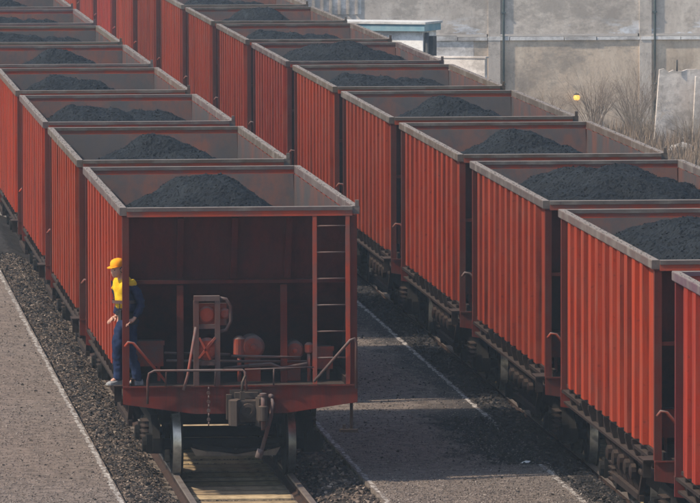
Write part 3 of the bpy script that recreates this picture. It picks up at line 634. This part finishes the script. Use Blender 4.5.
# trousers
V = [(0,0,.97),(0,0,.90)]; E = [(0,1)]; rr = [(.135,.165),(.14,.17)]
for s in (1, -1):
    b0 = len(V); a = legs[s]; k = Vector(a['kn']); an = Vector(a['an']); h_ = Vector(a['hip'])
    V += [tuple(h_+Vector((0,0,-.08))), tuple(h_.lerp(k,.55)), tuple(k), tuple(k.lerp(an,.5)+Vector((-.01,0,0))), tuple(an+Vector((-.0,0,.02))), tuple(an+Vector((.012,0,-.055)))]
    rr += [.105,.095,.078,.072,.07,.075]; E += [(1,b0)]+[(b0+i,b0+i+1) for i in range(5)]
skin_mesh('trousers', V, E, rr, 'denim', pr)
# jacket
V = [(0,0,.93),(0,0,1.05),(.01,0,1.20),(.03,0,1.33),(.055,0,1.42),(.075,0,1.455)]; E = [(i,i+1) for i in range(5)]; rr = [(.14,.165),(.135,.16),(.14,.165),(.13,.15),(.09,.10),.065]
for s in (1, -1):
    b0 = len(V); a = arms[s]; e_ = Vector(a['el']); w_ = Vector(a['wr'])
    V += [tuple(Vector(a['sh'])-Vector((0,.03*s,.01))), tuple(Vector(a['sh']).lerp(e_,.5)), a['el'], tuple(e_.lerp(w_,.55)), tuple(e_.lerp(w_,.92))]; rr += [.078,.068,.06,.055,.05]; E += [(3,b0)]+[(b0+i,b0+i+1) for i in range(4)]
skin_mesh('jacket', V, E, rr, 'navy', pr)
# safety vest: chest and shoulder yoke
V = [(.035,0,1.02),(.045,0,1.16),(.055,0,1.30),(.05,0,1.41),(.07,0,1.455)]; E = [(0,1),(1,2),(2,3),(3,4)]; rr = [(.128,.13),(.132,.135),(.137,.14),(.12,.13),(.078,.085)]
for s in (1, -1):
    b0 = len(V); V += [(.03, .13*s, 1.405), (.0, .20*s, 1.375)]; rr += [.075, .07]; E += [(3,b0),(b0,b0+1)]
vo = skin_mesh('safety_vest', V, E, rr, 'vest', pr)
for z_ in (1.12,):
    vs = MB(); pts = [(.045+.155*math.cos(t), .178*math.sin(t), z_) for t in np.linspace(0, 2*math.pi, 25)]
    for i in range(24):
        a, b_ = pts[i], pts[i+1]; vs.add([a, b_, (b_[0], b_[1], b_[2]+.045), (a[0], a[1], a[2]+.045)], [(0,1,2,3)], 0, True)
    vs.build('reflective_band', 'grey', vo)
# head: lofted rings give brow, nose, lips, chin
hd = MB(); rings = [(-.105,.020,.035,.030),(-.095,.030,.055,.042),(-.07,.022,.078,.056),(-.045,.018,.085,.062),(-.02,.014,.090,.068),(.01,.010,.095,.073),(.04,.004,.100,.077),(.075,-.002,.098,.076),(.10,-.006,.082,.064),(.118,-.008,.05,.04),(.124,-.008,.01,.01)]
nn = 24; vs = []; fs = []
for j, (z_, cx_, a, b_) in enumerate(rings):
    for k in range(nn):
        t = 2*math.pi*k/nn; x_, y_ = cx_+a*math.cos(t), b_*math.sin(t)
        front = max(0, math.cos(t))**14
        x_ += front*{2:.012, 3:.016, 4:.030, 5:.026, 6:.006, 1:.012}.get(j, 0)
        if j == 5 and .25 < abs(t if t < math.pi else t-2*math.pi) < .6: x_ -= .010
        vs.append((x_, y_, z_))
for j in range(len(rings)-1):
    for k in range(nn): fs.append((j*nn+k, j*nn+(k+1)%nn, (j+1)*nn+(k+1)%nn, (j+1)*nn+k))
fs += [tuple(range(nn-1,-1,-1)), tuple((len(rings)-1)*nn+k for k in range(nn))]
hd.add(vs, fs, 0, True)
for s in (1, -1): hd.lathe((.0, .072*s, -.005), (0, s, 0), [(0,.022),(.008,.028),(.014,.022)], 10)
ho_ = hd.build('head', 'skin', pr); ho_.location = (.15, 0, 1.585); ho_.rotation_euler = (0, R(11), R(10))
q = MB()
for s in (1, -1): q.lathe((.088, .030*s, .012), (1, 0, 0), [(0,.010),(.006,.009),(.009,.003)], 8)
q.build('eyes', 'hair', ho_)
q = MB(); q.box(.088, .099, -.02, .02, -.051, -.046); q.build('lips', 'skin', ho_)
q = MB(); q.lathe((-.012,0,-.03), (0,0,1), [(-.03,.062),(.0,.084),(.05,.097),(.075,.09)], 20); 
for i, p in enumerate(q.v): q.v[i] = (min(p[0], .045)*1.05, p[1]*.84, p[2])
q.build('hair', 'hair', ho_)
q = MB(); q.lathe((-.004,0,.045), (0,0,1), [(0,.106),(.03,.109),(.065,.100),(.09,.078),(.103,.045),(.107,.01)], 24)
for i, p in enumerate(q.v): q.v[i] = (p[0], p[1]*.82, p[2])
q.smooth = [True]*len(q.smooth)
q.prism([(.06,.074),(.11,.070),(.150,.05),(.165,0),(.150,-.05),(.11,-.070),(.06,-.074)], 'z', .048, .058)
q.build('cap', 'cap', ho_)
for s in (1, -1):
    a = legs[s]['an']; q = MB()
    rg = [(-.075, .034, .075), (-.03, .042, .10), (.03, .044, .085), (.09, .05, .06), (.15, .046, .045), (.185, .03, .03)]
    vs = []; 
    for (x_, hw, hh) in rg: vs += [(a[0]+x_, a[1]-hw, .0), (a[0]+x_, a[1]+hw, .0), (a[0]+x_, a[1]+hw*.95, hh*.6), (a[0]+x_, a[1]+hw*.45, hh), (a[0]+x_, a[1]-hw*.45, hh), (a[0]+x_, a[1]-hw*.95, hh*.6)]
    fs = [(i*6+k, i*6+(k+1)%6, (i+1)*6+(k+1)%6, (i+1)*6+k) for i in range(5) for k in range(6)] + [tuple(range(5,-1,-1)), tuple(30+k for k in range(6))]
    q.add(vs, fs, 0, False); q.build('shoe', 'shoe', pr)
    # hand: palm plus four fingers and a thumb, lightly curled
    w_ = Vector(arms[s]['wr']); V = [tuple(w_), tuple(w_+Vector((.045,0,-.022))), tuple(w_+Vector((.08,0,-.035)))]; E = [(0,1),(1,2)]; rr = [(.022,.028),(.016,.038),(.014,.036)]
    for f_, ln in zip((-.03,-.01,.01,.03), (.062,.075,.07,.055)):
        b0 = len(V); p0 = w_+Vector((.085, f_, -.037)); V += [tuple(p0), tuple(p0+Vector((ln*.55, 0, -ln*.35))), tuple(p0+Vector((ln*.70, 0, -ln*.85)))]; rr += [.009,.0085,.0075]; E += [(2,b0),(b0,b0+1),(b0+1,b0+2)]
    b0 = len(V); V += [tuple(w_+Vector((.04, .045*-s, -.03))), tuple(w_+Vector((.075, .055*-s, -.06)))]; rr += [.011,.009]; E += [(1,b0),(b0,b0+1)]
    skin_mesh('hand', V, E, rr, 'skin', pr, 1)
q = MB(); q.box(-.02, .14, .165, .225, .84, .985); q.box(-.02, .145, .16, .23, .985, 1.0); q.build('belt_pouch', 'bag', pr)
q = MB(); q.lathe((.0,0,.955), (0,0,1), [(0,.150),(.05,.150)], 20)
for i, p in enumerate(q.v): q.v[i] = (p[0], p[1]*1.12, p[2])
q.build('belt', 'bag', pr)
q = MB(); q.box(.15, .19, .06, .13, .90, 1.04); q.tube([(.17,.07,1.04),(.17,.07,1.12)], .007, 6); q.build('radio', 'bag', pr)

# ------------------------------------------------------------------ background wall
WY = 97.0
wl = tag(empty('boundary_wall', (13, WY, 0)), 'long stained grey rendered wall with pilasters and a pale ledge', 'wall')
def part(b_, name, mat, parent):
    o = b_.build(name, mat, parent); o.location = -Vector(parent.location); return o
edges = [8.9, 14.16, 18.42, 22.7, 27.0, 31.3, 35.6, 39.9]
for i in range(len(edges)-1):
    a, c = edges[i]+(.34 if i else 0), edges[i+1]
    b_ = MB(); b_.box(a, c, WY, WY+.35, 2.42, 7.5); part(b_, 'wall_panel', 'wall_up', wl)
    if i == 0:
        b_ = MB(); b_.box(a, 13.75, WY+.01, WY+.35, -.33, 2.24); part(b_, 'wall_panel', 'wall_white', wl)
        b_ = MB(); b_.box(13.75, c, WY+.014, WY+.35, -.33, 2.24); part(b_, 'wall_panel', 'wall_lo', wl)
    else:
        b_ = MB(); b_.box(a, c, WY+.01, WY+.35, -.33, 2.24); part(b_, 'wall_panel', 'wall_lo', wl)
    if i:
        e = edges[i]; b_ = MB(); b_.box(e, e+.34, WY-.03, WY+.35, -.33, 7.55); part(b_, 'pilaster', 'pilaster', wl)
        b_ = MB(); b_.tube([(e+.43, WY-.04, -.2), (e+.43, WY-.04, 7.3)], .032, 8); 
        for z_ in (1.0, 3.0, 5.0, 7.0): b_.box(e+.37, e+.49, WY-.075, WY, z_, z_+.04)
        part(b_, 'drain_pipe', 'pipe', wl)
b_ = MB(); x_ = 11.9
while x_ < 40:
    ln = random.uniform(.5, 1.6); b_.box(x_, x_+ln-.02, WY-.03-random.uniform(0,.03), WY+.3, 2.245, 2.33+random.uniform(0,.05)); x_ += ln
part(b_, 'ledge', 'ledge', wl)
b_ = MB(); b_.box(8.8, 40, WY-.05, WY+.4, 7.56, 7.68); part(b_, 'coping', 'ledge', wl)
for k in range(7):
    b_ = MB(); xx = 9.0+.24*k; b_.box(xx, xx+.06, WY-.05, WY-.001, 3.0, 4.6); part(b_, 'window_bar', 'wall_up', wl)
b_ = MB(); b_.box(8.95, 10.6, WY-.004, WY-.001, 3.0, 4.6); part(b_, 'window_panel', 'wall_white', wl)
# white patched plaster above the ledge
pl = MB()
for (cx_, cz_, a, h_) in ():
    t = [((cx_+a*math.cos(q)*random.uniform(.8,1.1)), (cz_+h_*math.sin(q)*random.uniform(.7,1.1))) for q in np.linspace(0, 2*math.pi, 17)[:-1]]
    t = [(p[0], p[1]+.17) for p in t]; pl.prism(t, 'y', WY-.006-cx_*.0002, WY-.001)

lw = tag(empty('wall_lamp', (16.62, WY-.25, .62)), 'small glowing yellow lamp low on the stained wall', 'lamp')
q = MB(); q.tube([(0,.25,.10),(0,.1,.14),(0,0,.12)], .02); q.lathe((0,0,.10), (0,0,1), [(0,.09),(.04,.05)], 12); q.build('bracket', 'dark', lw)
q = MB(); q.lathe((0,0,0), (0,0,1), [(-.05,.03),(-.03,.075),(.03,.095),(.07,.085),(.10,.05)], 16); q.build('lamp_globe', 'lamp', lw)

# white hut in front of the wall
ht = tag(empty('white_hut', (11.72, 91, 0), R(-25)), 'low white hut with flat roof and blue grey fascia in front of the wall', 'hut')
b_ = MB(); b_.box(-3.6, 0, 0, 1.1, -.33, 2.74); b_.build('wall', 'hut', ht)
b_ = MB(); b_.box(-3.7, .10, -.16, 1.2, 2.742, 2.93); b_.build('fascia', 'fascia', ht)
b_ = MB(); b_.box(-3.74, .14, -.20, 1.24, 2.932, 2.99); b_.build('roof', 'hutroof', ht)
b_ = MB(); b_.tube([(.08,.10,-.2),(.08,.10,2.7)], .06); b_.box(.02, .22, .2, .5, 1.9, 2.6); b_.build('down_pipe', 'dark', ht)
b_ = MB(); b_.box(-.75, -.69, -.03, -.001, 2.2, 2.3); b_.build('wall_bracket', 'dark', ht)
b_ = MB(); b_.box(.16, 1.75, .05, .25, -.33, 2.02); b_.box(.14, 1.78, .03, .27, 2.022, 2.07); b_.build('screen_wall', 'wall_white', ht)

# leaning concrete slabs at the right
def slab(x0, x1, y_, h_, lean, name, label):
    b_ = MB(); n = 9; top = []
    pts = [(x0+lean*0, -.05)] + [(x1, -.05)] + [(x1+lean-(x1-x0+0)*k/n, h_+random.uniform(-.05,.05)) for k in range(n+1)]
    b_.prism(pts, 'y', y_, y_+.16); o = b_.build(name, 'slab'); tag(o, label, 'slab', 'pale slabs at the right edge'); return o
slab(17.15, 18.25, 84.6, 1.92, .15, 'concrete_slab', 'tall pale slab with ragged top leaning before the wall at the right edge')
slab(18.1, 19.6, 84.2, 1.75, .1, 'concrete_slab', 'grey slab cut by the right edge, lower than the pale one beside it')
q = MB(); q.tube([(17.75,84.55,1.9),(17.75,84.55,2.2)], .02, 6); tag(q.build('steel_rod', 'dark'), 'thin steel rod sticking up behind the top of the pale slab', 'rod')
# pale rubble bag on the ground
vs = []; q = MB(); q.lathe((17.35, 80.6, 0), (0,0,1), [(0,.30),(.06,.34),(.16,.26),(.22,.10),(.24,.02)], 12)
for i, p in enumerate(q.v): q.v[i] = (p[0]+random.uniform(-.03,.03), p[1], p[2]+random.uniform(-.01,.02))
tag(q.build('plastic_sack', 'hut'), 'white plastic sack lying in the dry grass near the right train', 'sack')

# bare shrubs and dry grass
def shrub(x, y, h_, spread, n, mat, label):
    V = []; F = []
    def twig(p, d, ln, r_, depth):
        p = np.array(p, float); d = np.array(d, float); d /= np.linalg.norm(d); k = 3
        side = np.cross(d, [.3,.9,.1]); side /= np.linalg.norm(side); s2 = np.cross(d, side); prev = None; pp = p
        for j in range(k+1):
            rad = r_*(1-.28*j); o = len(V)
            for t in range(3): a = 2.09*t; V.append(pp + (side*math.cos(a)+s2*math.sin(a))*rad)
            if prev is not None:
                for t in range(3): F.append((prev+t, prev+(t+1)%3, o+(t+1)%3, o+t))
            prev = o
            if depth > 0 and j > 0:
                for _ in range(2): dd = d + rng.normal(0, .42, 3); dd[2] = abs(dd[2])*.8+.15; twig(pp, dd, ln*.6, rad*.6, depth-1)
            d = d + rng.normal(0, .12, 3); d /= np.linalg.norm(d); pp = pp + d*ln/k
    for i in range(n):
        a = random.uniform(0, 6.28); r_ = random.uniform(0, .25)*spread; twig((x+r_*math.cos(a), y+r_*math.sin(a), -.02), (math.cos(a)*spread*.45, math.sin(a)*spread*.45, 1), h_*random.uniform(.45,.8), .012, 2)
    o = fast_mesh('bare_shrub', np.array(V), np.array(F), mat); tag(o, label, 'shrub', 'bare shrubs along the wall'); return o
shrub(16.6, 93, 1.9, .9, 34, 'twig', 'tall leafless grey shrub against the wall right of the yellow lamp')
shrub(17.6, 92, 2.2, .9, 38, 'twig', 'leafless shrub rising before the pale pilaster')
shrub(15.6, 94.5, 1.2, .8, 22, 'twig', 'low bare bush at the wall left of the yellow lamp')
shrub(17.0, 85, 1.5, .9, 34, 'brush', 'brown bare bush at the foot of the pale slab')
shrub(17.9, 83, 1.3, 1., 34, 'brush', 'straggly brown bush in front of the slabs at the right edge')
n_ = 9000; y = rng.uniform(72, 90, n_); x = rng.uniform(15.6, 21, n_)*1.0; h_ = rng.uniform(.15, .55, n_)*(.5+vnoise(x, y, 3, 3, .8)+.5)
a = rng.uniform(0, 6.28, n_); wd = .012; lx = rng.normal(0, .12, n_); ly = rng.normal(0, .12, n_)
p0 = np.stack([x-wd*np.cos(a), y-wd*np.sin(a), np.zeros(n_)], 1); p1 = np.stack([x+wd*np.cos(a), y+wd*np.sin(a), np.zeros(n_)], 1); p2 = np.stack([x+lx, y+ly, h_], 1)
keep = x > 13.4 + (90-y)*0 + vnoise(x, y, 8, 2, .3)*3 + np.where(y > 86, 3.4, 2.0)
V = np.stack([p0, p1, p2], 1)[keep].reshape(-1, 3); F = np.arange(len(V)).reshape(-1, 3)
tag(fast_mesh('dry_grass', V, F, 'straw'), 'dry straw coloured grass on the ground at the far right', 'grass', kind='stuff')

# ------------------------------------------------------------------ winter haze
hz = MB(); hz.box(-450, 450, -150, 450, -1.4, 12.5)
me_o = hz.build('haze', 'pipe'); me_o.data.materials.clear()
hm = bpy.data.materials.new('haze_air'); hm.use_nodes = True; hn = hm.node_tree.nodes; hn.clear()
pv = hn.new('ShaderNodeVolumePrincipled'); pv.inputs['Color'].default_value = (.72, .86, 1.0, 1); pv.inputs['Density'].default_value = .00045; pv.inputs['Anisotropy'].default_value = .2
ou = hn.new('ShaderNodeOutputMaterial'); hm.node_tree.links.new(pv.outputs[0], ou.inputs['Volume']); me_o.data.materials.append(hm)
tag(me_o, 'thin pale winter haze filling the air over the railway yard', 'haze', kind='stuff')
